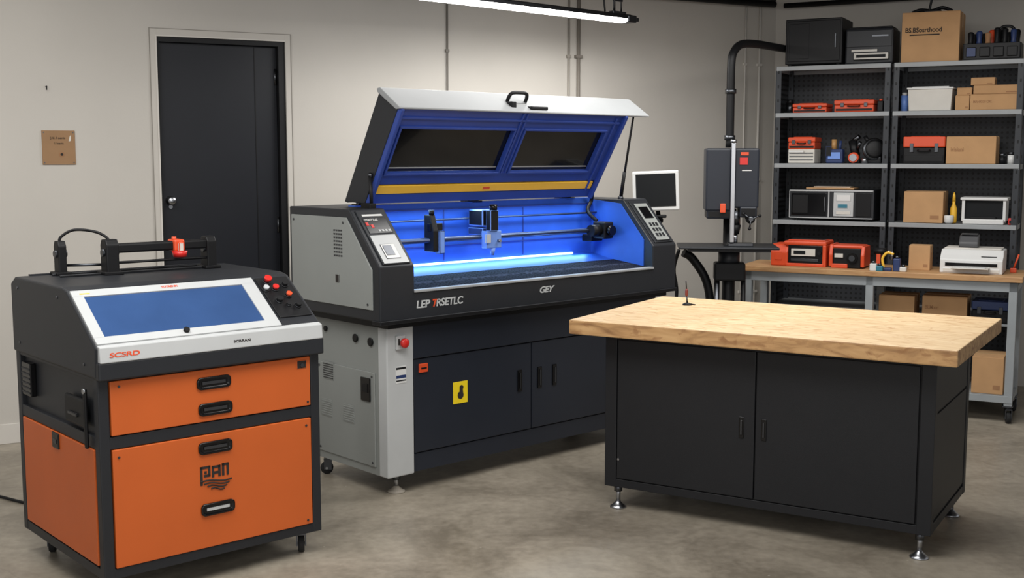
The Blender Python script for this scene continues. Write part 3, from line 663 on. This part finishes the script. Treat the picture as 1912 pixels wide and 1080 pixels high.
# ------------------------------------------------------------ goods
def cbox(s0,s1,d,z,h,dep=.26,lab='brown cardboard box on the steel shelf',txt=None,rot=0,m=None,name='cardboard_box',g='cardboard boxes',ts=None,tz=None,tsx=.8):
    w=s1-s0; m=m or M_card
    b=MB(); b.box(-w/2,w/2,-dep/2,dep/2,0,h-.003,m,.003)
    b.box(-w/2+.002,w/2-.002,-dep/2+.002,-.002,h-.003,h,m,.001); b.box(-w/2+.002,w/2-.002,.002,dep/2-.002,h-.003,h,m,.001)
    b.box(-.022 if w<.1 else -w/2,.022 if w<.1 else w/2,-.018,.018,h-.001,h+.001,M_tape)
    b.box(-w/2-.0008,-w/2+.001,-.018,.018,h*.7,h,M_tape); b.box(w/2-.001,w/2+.0008,-.018,.018,h*.7,h,M_tape)
    if not txt: b.box(w*.18,w*.4,-dep/2-.0008,-dep/2+.001,h*.12,h*.24,M_cardd)
    if ts: b.box(-w*.36,w*.16,-dep/2-.0008,-dep/2+.001,tz-.022,tz-.014,M_print)
    o=b.done(name,loc=SP((s0+s1)/2,d+dep/2,z),rot=SA+rot,label=lab,cat='box',group=g)
    if txt: lettering(txt,ts or min(.05,h*.22),M_print if h>.18 and ts else M_cardd,o,FRONT(-w*.44,-dep/2-.001,tz or h*.45),sx=tsx,bold=.02)
    return o
F=.58
Zt=2.333
T=thing('equipment_cabinet','black cube equipment cabinet on the shelving top','cabinet',SP(.325,F,Zt),SA)
b=MB(); b.box(-.2,.2,0,.36,.012,.33,M_black,.006)
for x in (-.17,.17):
    for y in (.03,.33): b.cyl((x,y,0),(x,y,.013),.014,M_rubber)
b.done('body',T); b=MB(); b.box(-.185,.185,-.006,.002,.03,.315,M_black,.004); b.box(-.17,-.03,-.009,-.005,.05,.295,M_black,.004); b.box(.15,.16,-.012,-.006,.12,.22,M_dsteel,.002); b.done('door',T)
def printer(s,d,z,w,dep,h,mb,mt,lab,slot=M_blackg,tray=True):
    T=thing('printer',lab,'printer',SP(s,d,z),SA,'printers')
    b=MB(); b.prism([(0,0),(0,h*.55),(dep*.12,h*.72),(dep*.25,h*.94),(dep*.95,h*.94),(dep,h*.85),(dep,0)],-w/2,w/2,mb,.006)
    b.box(-w*.42,w*.42,-.003,.002,h*.28,h*.44,slot,.002); b.box(-w*.45,w*.45,-.004,.002,h*.05,h*.2,mt,.003); b.done('body',T)
    b=MB(); b.box(-w*.46,w*.46,dep*.28,dep*.93,h*.93,h,mt,.006); b.done('lid',T)
    if tray:
        b=MB(); b.box(-w*.3,w*.3,-.09,.01,h*.22,h*.26,mt,.003); b.box(-w*.24,w*.24,-.075,.0,h*.262,h*.275,M_white); b.done('paper_tray',T)
    b=MB(); b.box(w*.15,w*.4,dep*.08,dep*.14,h*.62,h*.70,M_screen,.002); b.done('display',T)
    return T
T=thing('printer','charcoal office printer with pale paper slot on the shelving top','printer',SP(.70,F+.05,Zt),SA,'printers')
b=MB(); b.box(-.165,.165,0,.28,0,.25,M_char,.014); b.box(-.155,.155,-.004,.004,.12,.235,M_char,.004); b.box(-.12,.06,-.006,.0,.085,.105,M_cream,.002); b.box(-.10,.14,-.03,.0,.03,.08,M_cream,.004); b.box(-.08,.12,-.033,-.028,.045,.065,M_screen,.002); b.done('body',T)
b=MB(); b.box(-.15,.15,.03,.26,.249,.262,M_black,.005); b.done('lid',T); b=MB(); b.box(.02,.13,-.007,-.003,.19,.20,M_dsteel); b.done('badge',T)
cbox(.925,1.30,F,Zt,.335,.30,'tall brown cardboard box with black print',txt='BS.BSosrthood',ts=.045,tz=.20,tsx=.88)
b=MB(); b.tube([(-.13,0,.012),(-.08,.02,.03),(0,0,.02),(.07,-.02,.035),(.13,.01,.012)],.012,M_black); b.box(-.05,.06,-.03,.03,0,.022,M_black,.006); b.tube([(-.02,0,.02),(.0,.0,.12),(.03,0,.2)],.008,M_black); b.done('black_strap',loc=SP(1.1,F+.14,Zt+.336),rot=SA,label='coiled black strap on the tall cardboard box',cat='strap')
T=thing('tool_tote','open black tool tote full of hand tools','tool tote',SP(1.505,F,Zt),SA)
b=MB()
b.box(-.18,.18,0,.012,0,.11,M_black,.003); b.box(-.18,.18,.208,.22,0,.11,M_black,.003); b.box(-.18,-.168,0,.22,0,.11,M_black,.003); b.box(.168,.18,0,.22,0,.11,M_black,.003); b.box(-.18,.18,0,.22,0,.01,M_black)
for k in range(4): b.box(-.16+k*.085,-.095+k*.085,-.012,0,.02,.085,(M_dkblue,M_black,M_black,M_black)[k],.005)
b.done('tray',T)
b=MB(); b.tube([(.02,.11,.01),(.03,.11,.19),(.08,.11,.225),(.13,.11,.19),(.14,.11,.01)],.010,M_black); b.done('handle',T)
tc_=[M_black,M_dkblue,M_cardd,M_black,M_black,M_dkblue,M_black,M_black,M_redor,M_black,M_black,M_black]
for k in range(12):
    x=-.135+(k%6)*.053+(k//6)*.01; hh=random.uniform(.06,.13); ti=random.uniform(-.004,.004)
    b=MB(); b.cyl((0,0,0),(ti,0,.09),.004,M_steel,seg=8); b.lathe((ti,0,.09),[(.010,0),(.020,.012),(.016,.03),(.021,.04+hh*.5),(.012,.05+hh*.5)],tc_[k],seg=10)
    p=SP(1.505+x,F+.05+(k//6)*.12,Zt+.011); b.done('screwdriver',loc=p,rot=SA,label='hand screwdriver standing in the black tool tote',cat='screwdriver',group='tools in the tote')
def case(s,d,z,w,dep,h,m1,m2,lab,name='tool_case'):
    T=thing(name,lab,'tool case',SP(s,d,z),SA,'tool cases')
    b=MB(); b.box(-w/2,w/2,0,dep,0,h*.58,m1,.006); b.box(-w*.47,w*.47,-.003,.002,h*.08,h*.3,M_black,.002); b.done('body',T)
    b=MB(); b.box(-w/2-.003,w/2+.003,-.003,dep+.002,h*.6,h,m2,.008); b.box(-w*.35,w*.35,dep*.2,dep*.8,h-.001,h+.004,m2,.003); b.done('lid',T)
    for x in (-w*.3,w*.3):
        b=MB(); b.box(x-.012,x+.012,-.009,-.002,h*.42,h*.75,M_dsteel,.002); b.done('latch',T)
    b=MB(); b.tube([(-w*.14,0,h*.5),(-w*.13,-.02,h*.47),(w*.13,-.02,h*.47),(w*.14,0,h*.5)],.005,M_black,sub=3); b.done('handle',T)
    return T
Z2=2.003
case(.31,F,Z2,.24,.2,.065,M_redor,M_redor,'flat red-orange tool case on the shelf')
case(.62,F,Z2,.27,.22,.085,M_redor,M_redor,'red-orange tool case with latches on the shelf')
b=MB(); b.box(-.02,.02,-.03,.03,0,.075,M_black,.006); b.cyl((0,0,.075),(0,0,.09),.012,M_redor); b.done('battery_pack',loc=SP(.795,F+.05,Z2),rot=SA,label='black tool battery pack beside the orange case',cat='battery')
T=thing('storage_bin','translucent pale grey storage bin with lid','storage bin',SP(1.125,F,Z2),SA)
b=MB(); b.frustum(-.145,.145,0,.26,0,.145,.008,M_cream,.004); b.done('body',T)
b=MB(); b.box(-.152,.152,-.008,.268,.145,.158,M_white,.004); b.box(-.12,.12,.02,.24,.158,.165,M_white,.003); b.done('lid',T)
b=MB(); b.cyl((0,0,0),(0,0,.11),.025,M_lblue); b.lathe((0,0,.11),[(.018,0),(.018,.02)],M_white); b.done('spray_can',loc=SP(.945,F+.1,Z2),label='blue spray can beside the storage bin',cat='can')
cbox(1.29,1.38,F,Z2,.10,.2,'small brown cardboard box in a stack')
cbox(1.385,1.69,F,Z2,.105,.25,'wide brown cardboard box in a stack',txt='MANICOI OIC')
cbox(1.40,1.70,F+.02,Z2+.107,.058,.22,'flat brown cardboard box atop the stack')
cbox(1.295,1.39,F+.03,Z2+.102,.05,.15,'small flat cardboard carton atop the stack')
cbox(1.38,1.53,F+.04,Z2+.167,.05,.15,'topmost small brown cardboard carton')
b=MB(); b.cyl((0,0,0),(0,0,.07),.03,M_dsteel); b.lathe((0,0,.07),[(.03,0),(.02,.02),(.02,.03)],M_black); b.done('tin_can',loc=SP(.145,F+.1,Z2),label='dark tin can at the end of the shelf',cat='can')
# shelf 3
Z3=1.643
T=thing('label_printer','small white label printer with silver slots on the shelf','printer',SP(.26,F,Z3),SA)
b=MB(); b.box(-.095,.095,0,.2,0,.10,M_cream,.006)
for k in range(3): b.box(-.085,.085,-.003,.001,.02+k*.024,.028+k*.024,M_dsteel)
b.box(-.09,.02,-.012,.0,.075,.092,M_white,.003); b.done('body',T)
case(.26,F+.0,Z3+.1005,.19,.2,.085,M_redor,M_redor,'orange case stacked on the white printer')
T=thing('brush_pot','navy pot with blue and gold handles sticking out','pot',SP(.485,F+.08,Z3),SA)
b=MB(); b.box(-.06,.06,-.04,.04,0,.10,M_dkblue,.01); b.box(-.045,.045,-.044,-.04,.03,.08,M_lblue,.002); b.box(-.06,-.02,-.046,-.04,.05,.12,M_black,.004); b.done('body',T)
b=MB(); b.cyl((-.01,0,.09),(-.01,0,.17),.018,mat('brass_tan',(170,130,80),.5)); b.cyl((.03,0,.09),(.035,0,.16),.010,M_dkblue); b.done('brush_handles',T)
T=thing('angle_grinder','black and orange corded power grinder','power tool',SP(.62,F+.08,Z3),SA)
b=MB(); b.cyl((.01,0,.05),(-.02,.02,.16),.030,M_black); b.cyl((0,.01,.045),(0,-.05,.04),.036,M_redor); b.cyl((0,-.05,.04),(0,-.056,.04),.026,M_steel); b.box(-.035,.04,-.03,.03,0,.03,M_black,.008); b.cyl((-.02,.02,.155),(.03,0,.19),.016,M_dsteel); b.done('body',T)
b=MB(); b.cyl((.02,-.01,.10),(.045,-.04,.15),.012,M_dsteel); b.done('handle',T)
T=thing('disc_sander','large black oval-faced power sander with grey rim','power tool',SP(.76,F+.06,Z3),SA)
b=MB(); b.lathe((0,0,.10),[(.05,-.03),(.078,-.025),(.082,-.01),(.078,.008),(.06,.012)],M_dsteel,axis=(.35,-1,.15)); b.lathe((.004,-.012,.102),[(.066,-.01),(.066,.004),(.05,.010),(.01,.012)],M_black,axis=(.35,-1,.15)); b.box(-.06,.05,-.01,.05,0,.05,M_black,.012); b.done('body',T)
b=MB(); b.cyl((-.04,.03,.14),(-.075,.04,.19),.014,M_black); b.cyl((-.06,-.03,.0),(-.06,-.03,.04),.02,M_steel); b.done('handle',T)
case(1.10,F,Z3,.27,.24,.185,M_black,M_redor,'black tool case with orange lid on the shelf')
cbox(1.245,1.56,F,Z3,.185,.26,'brown cardboard box on the middle shelf',txt=' irisiani')
for s,r_,h_,m_ in ((1.60,.022,.05,M_black),(1.655,.024,.06,M_white)):
    b=MB(); b.cyl((0,0,0),(0,0,h_),r_,m_); b.lathe((0,0,h_),[(r_*1.05,0),(r_*1.05,.015),(r_*.9,.018)],M_dsteel); b.done('jar',loc=SP(s,F+.04,Z3),label='small lidded jar on the middle shelf',cat='jar',group='jars')
# shelf 4
Z4=1.236
T=thing('instrument_cabinet','wide dark benchtop instrument with pale control panel','appliance',SP(.48,F,Z4),SA)
w_=.60; h_=.22
b=MB(); b.box(-w_/2,w_/2,0,.28,.012,h_,M_char,.006)
b.box(-w_/2,w_/2,-.004,.002,h_-.016,h_,M_silver,.003); b.box(-w_/2,w_/2,-.004,.002,.012,.024,M_silver,.003); b.box(-w_/2,-w_/2+.01,-.004,.002,.012,h_,M_silver,.003); b.box(w_/2-.012,w_/2,-.004,.002,.012,h_,M_char,.003); b.box(-.02,-.008,-.004,.002,.02,h_-.01,M_silver,.002)
for x in (-.25,.25):
    for y in (.03,.25): b.cyl((x,y,0),(x,y,.014),.012,M_rubber)
b.done('body',T)
b=MB(); b.box(-w_/2+.018,-.03,-.008,0,.035,.195,M_blackg,.004); b.box(-w_/2+.03,-.16,-.011,-.007,.05,.18,M_black,.003); b.box(-.045,-.037,-.016,-.008,.06,.17,M_steel,.003); b.done('door',T)
b=MB(); b.box(.02,.16,-.008,0,.03,.20,M_silver,.004); b.box(.04,.14,-.011,-.007,.14,.185,M_white,.002); b.box(.05,.12,-.011,-.007,.09,.12,M_green,.002); b.box(.04,.14,-.011,-.007,.045,.07,M_cream,.002); b.done('control_panel',T)
b=MB(); b.box(.175,.28,-.008,0,.03,.20,M_blackg,.004); b.done('side_window',T)
b=MB(); b.box(-.17,.17,0,.18,0,.012,M_woodt,.002); b.box(-.12,.14,.02,.16,.012,.02,M_cream,.002); b.done('board',loc=SP(.46,F+.05,Z4+.221),rot=SA,label='thin wooden board lying on the dark instrument',cat='board')
cbox(.98,1.24,F,Z4,.215,.26,'plain brown cardboard box on the lower shelf')
b=MB(); b.lathe((0,0,0),[(.02,0),(.022,.01),(.022,.1),(.01,.13),(.01,.15)],M_yellow); b.lathe((0,0,.15),[(.012,0),(.009,.04),(.003,.06)],M_yellow,seg=10); b.done('glue_bottle',loc=SP(1.30,F+.08,Z4),label='yellow glue bottle with pointed cap',cat='bottle')
b=MB(); b.lathe((0,0,0),[(.02,0),(.03,.01),(.032,.05),(.028,.055)],M_white); b.done('cup',loc=SP(1.28,F+.01,Z4),label='small white cup on the lower shelf',cat='cup')
T=thing('open_frame_printer','white framed desktop machine with dark screen opening','printer',SP(1.50,F,Z4),SA)
b=MB(); b.box(-.14,-.12,0,.22,.02,.17,M_white,.004); b.box(.12,.14,0,.22,.02,.17,M_white,.004); b.box(-.15,.15,-.01,.23,.16,.18,M_white,.006); b.box(-.13,.13,-.02,.22,0,.035,M_white,.006); b.done('frame',T)
b=MB(); b.box(-.12,.12,.02,.21,.035,.16,M_screen); b.box(-.08,.08,-.015,.02,.035,.05,M_black,.003); b.done('insert',T)
b=MB(); b.box(-.02,.02,-.02,.02,0,.045,M_red,.006); b.box(-.012,.012,-.022,-.018,.01,.03,M_black); b.done('small_box',loc=SP(1.675,F+.02,Z4),rot=SA,label='small red and black box at the shelf end',cat='box')
# bench goods
Zb=.94; G=.12
T=thing('portable_generator','orange portable power unit with black front panel','tool unit',SP(.365,G,Zb),SA)
b=MB()
b.prism([(0,.0),(-.004,.10),(.03,.15),(.22,.15),(.25,.10),(.25,.0)],-.19,-.07,M_redor,.010)
b.box(-.10,.19,.0,.25,.145,.175,M_redor,.010); b.prism([(0,0),(0,.15),(.25,.15),(.25,0)],.165,.19,M_redor,.006); b.box(-.08,.18,.0,.25,.0,.022,M_redor,.005)
b.done('shell',T)
b=MB(); b.box(-.07,.166,.008,.24,.02,.146,M_blackg,.004); b.box(-.05,.12,.0,.01,.07,.125,M_cream,.003); b.box(-.03,.05,-.003,.001,.085,.11,M_screen,.002); b.box(-.05,.14,.002,.01,.035,.055,M_dsteel,.002); b.cyl((.145,.008,.095),(.145,-.006,.095),.012,M_black); b.done('front_panel',T)
b=MB(); b.box(-.16,-.11,-.006,.002,.04,.10,M_redor,.004); b.box(-.08,.17,.05,.2,.174,.182,M_black,.004); b.done('handle',T)
T=thing('compressor','orange and black compact compressor on the worktable','tool unit',SP(.70,G,Zb),SA)
b=MB(); b.prism([(0,.01),(-.006,.09),(.02,.16),(.2,.16),(.22,.10),(.22,.01)],-.125,-.10,M_redor,.006); b.prism([(0,.01),(-.006,.09),(.02,.15),(.2,.15),(.22,.10),(.22,.01)],.085,.11,M_redor,.006); b.box(-.11,.10,.02,.2,.13,.155,M_redor,.010); b.box(-.11,.0,.0,.2,.0,.03,M_redor,.005); b.done('shell',T)
b=MB(); b.box(-.10,.085,.012,.2,.0,.135,M_black,.006); b.cyl((.03,.014,.07),(.03,-.012,.07),.035,M_blackg); b.cyl((.03,-.012,.07),(.03,-.016,.07),.02,M_dsteel); b.box(-.09,-.03,.002,.014,.07,.10,M_cream,.002); b.done('front_panel',T)
T=thing('cordless_drill','orange and black cordless drill on the worktable','power tool',SP(.895,G+.05,Zb),SA)
b=MB(); b.cyl((-.03,0,.12),(.05,0,.12),.022,M_black); b.cyl((.05,0,.12),(.08,0,.12),.014,M_steel,r2=.008); b.box(-.018,.018,-.014,.014,.03,.11,M_redor,.005); b.box(-.05,.02,-.025,.025,0,.035,M_black,.006); b.done('body',T)
T=thing('desk_clamp','yellow and dark clamp tool on the worktable','clamp',SP(.965,G-.04,Zb),SA)
b=MB(); b.box(-.03,.03,-.02,.02,0,.02,M_dkblue,.004); b.tube([(-.02,0,.02),(-.03,0,.08),(.0,0,.12),(.04,0,.11)],.009,M_yellow); b.cyl((.03,0,.07),(.03,0,.13),.006,M_steel); b.done('body',T)
for s,m_,h_ in ((.885,M_white,.05),(.925,M_green,.035),(1.03,M_dkblue,.085),(1.07,M_cream,.03)):
    b=MB(); b.box(-.022,.022,-.022,.022,0,h_,m_,.006); b.cyl((0,0,h_),(0,0,h_+.015),.012,M_dsteel); b.done('paint_bottle',loc=SP(s,G-.05 if s>1 else G-.08,Zb),rot=SA,label='small coloured paint bottle on the worktable',cat='bottle',group='paint bottles')
cbox(1.08,1.215,G+.1,Zb,.165,.13,'small open brown carton on the worktable')
printer(1.48,G,Zb,.38,.30,.16,M_white,M_cream,'white office printer on the worktable')
b=MB(); b.cyl((0,0,.02),(.03,0,.12),.006,M_redor,seg=8); b.box(-.02,.02,-.01,.01,0,.03,M_redor,.005); b.done('scraper',loc=SP(1.72,G+.2,Zb),rot=SA,label='orange scraper behind the white printer',cat='tool')
b=MB(); b.prism([(-.04,0),(-.04,.03),(0,.075),(.05,.085),(.05,0)],-.07,.05,mat('grey_body',(70,70,72),.5),.008); b.box(-.06,.04,-.01,.05,.08,.09,M_black,.003); b.done('tape_dispenser',loc=SP(1.46,G+.14,Zb+.161),rot=SA,label='grey tape dispenser resting on the white printer',cat='dispenser')
# under table
cbox(.90,1.13,.2,.616,.15,.24,'brown cardboard box beneath the worktable'); cbox(1.18,1.46,.2,.616,.16,.24,'brown cardboard box beneath the worktable',txt='BLM:on')
cbox(1.52,1.71,.06,.176,.24,.28,'brown cardboard box on the worktable base')
cbox(1.2,1.46,.1,.176,.2,.3,'brown cardboard box on the worktable base',m=M_cardd)
case(1.60,.2,.616,.22,.24,.14,M_black,M_dkblue,'black and navy case beneath the worktable')
case(.6,.12,.176,.4,.3,.25,M_black,M_blackg,'large black case beneath the worktable')

# ------------------------------------------------------------ drill press
T=thing('drill_press','dark pedestal drill press with square work table','drill press',(1.43,7.72,0),R(-6))
b=MB(); b.box(-.22,.22,-.2,.2,0,.03,M_char,.008); b.box(-.17,.17,-.15,.15,.03,.045,M_char,.006); b.done('base',T)
b=MB(); b.cyl((0,.05,.04),(0,.05,1.35),.042,M_black); b.cyl((0,.05,.95),(0,.05,1.09),.07,M_char); b.box(-.1,.1,-.06,.08,.88,1.0,M_black,.012); b.cyl((-.08,-.05,.04),(-.08,-.02,.95),.018,M_dsteel); b.cyl((.10,-.04,.04),(.09,-.02,.95),.015,M_black); b.done('column',T)
b=MB(); b.box(-.34,.30,-.2,.2,1.098,1.113,M_char,.005); b.box(-.28,.25,-.16,.16,1.08,1.098,M_char,.004); b.box(-.02,.14,-.12,-.02,1.113,1.135,M_dsteel,.004); b.done('work_table',T)
b=MB(); b.box(-.17,-.005,-.1,.16,1.34,1.745,M_charblue,.012); b.box(.01,.17,-.1,.16,1.36,1.745,M_charblue,.012); b.box(-.16,.0,-.09,.14,1.29,1.345,M_black,.01); b.box(.05,.16,-.11,.1,1.30,1.37,M_black,.01); b.box(.05,.1,-.104,-.099,1.70,1.72,M_redor); b.box(.045,.095,-.104,-.099,1.64,1.685,M_red); b.box(.06,.12,-.104,-.099,1.60,1.607,M_white); b.done('head',T)
b=MB(); b.box(-.012,.016,-.13,-.1,1.14,1.78,M_steel,.003); b.cyl((.002,-.115,1.78),(.002,-.115,1.8),.02,M_steel); b.done('slide_rail',T,label='polished steel slide rail')
b=MB(); b.cyl((.03,-.06,1.34),(.03,-.06,1.25),.028,M_dsteel); b.cyl((.03,-.06,1.25),(.03,-.06,1.19),.035,M_black,r2=.022); b.cyl((.03,-.06,1.19),(.03,-.06,1.137),.014,M_steel); b.done('chuck',T)
b=MB(); b.box(-.075,-.04,-.12,-.1,1.33,1.39,M_redor,.004); b.done('switch',T,label='orange power switch')
b=MB()
b.lathe((.12,-.11,1.29),[(.02,0),(.02,.03),(.012,.035)],M_dsteel,axis=(0,-1,0))
for k in range(3):
    a=k*2.09+.4; b.cyl((.12,-.14,1.29),(.12+.06*math.cos(a),-.14,1.29+.06*math.sin(a)),.005,M_dsteel,seg=8); b.sphere((.12+.06*math.cos(a),-.14,1.29+.06*math.sin(a)),.011,M_black)
b.cyl((.12,-.1,1.29),(.12,.02,1.31),.03,M_black); b.done('feed_handle',T)
b=MB(); b.tube([(-.30,.0,1.06),(-.24,.02,1.02),(-.15,.02,.88),(-.12,.02,.7),(-.16,.0,.5),(-.12,.04,.3)],.028,M_black); b.tube([(-.33,0,1.08),(-.36,.02,.95),(-.34,.02,.8),(-.36,0,.6)],.012,M_black); b.done('hose',T)
q=SP(.12,F+.18,0)
b=MB(); b.tube([(1.43,7.80,1.75),(1.43,7.80,2.0),(1.43,7.80,2.28),(1.45,7.83,2.37),(1.52,7.93,2.43),(1.66,8.14,2.45),(1.85,8.46,2.46),(q[0]-.02,q[1]+.006,2.47)],.027,M_black,seg=14,sub=5)
for z in (1.80,2.1): b.cyl((1.43,7.80,z),(1.43,7.80,z+.03),.036,M_dsteel)
b.done('extraction_duct',label='black bent extraction duct rising to the equipment cabinet',cat='duct')

# ------------------------------------------------------------ lights
def area(name,loc,rot,sx,sy,e,col=(1,.985,.96)):
    l=bpy.data.lights.new(name,'AREA'); l.shape='RECTANGLE'; l.size=sx; l.size_y=sy; l.energy=e; l.color=col
    o=bpy.data.objects.new(name,l); COL.objects.link(o); o.location=loc; o.rotation_euler=rot; return o
area('key_light',(-.6,3.6,2.88),(0,0,0),3.2,1.4,115)
area('fill_light',(1.6,6.4,2.88),(0,0,0),2.6,.8,68)
area('wall_fill',(-3.0,4.9,2.85),(R(28),0,R(28)),2.6,.6,46)  # added unseen fill lamp aimed at the back wall to brighten its left part
area('batten_glow',(.05,7.35,2.565),(0,0,R(43.5)),1.9,.08,36,(1,.99,.97))
area('front_fill',(0,-1.0,2.3),(R(72),0,0),4,1.6,80)
area('chamber_light',W(LC,1.05,.40,1.42),(R(-8),0,A1),1.7,.05,4.2,(.4,.68,1))
area('chamber_bar_light',W(LC,1.15,.455,1.125),(R(-55),0,A1),1.5,.03,2.2,(.35,.7,1))
w=bpy.data.worlds.new('world'); SC.world=w; w.use_nodes=True
w.node_tree.nodes['Background'].inputs[0].default_value=(.97,.97,1,1); w.node_tree.nodes['Background'].inputs[1].default_value=.54
SC.view_settings.view_transform='Standard'; SC.view_settings.look='None'; SC.view_settings.exposure=0
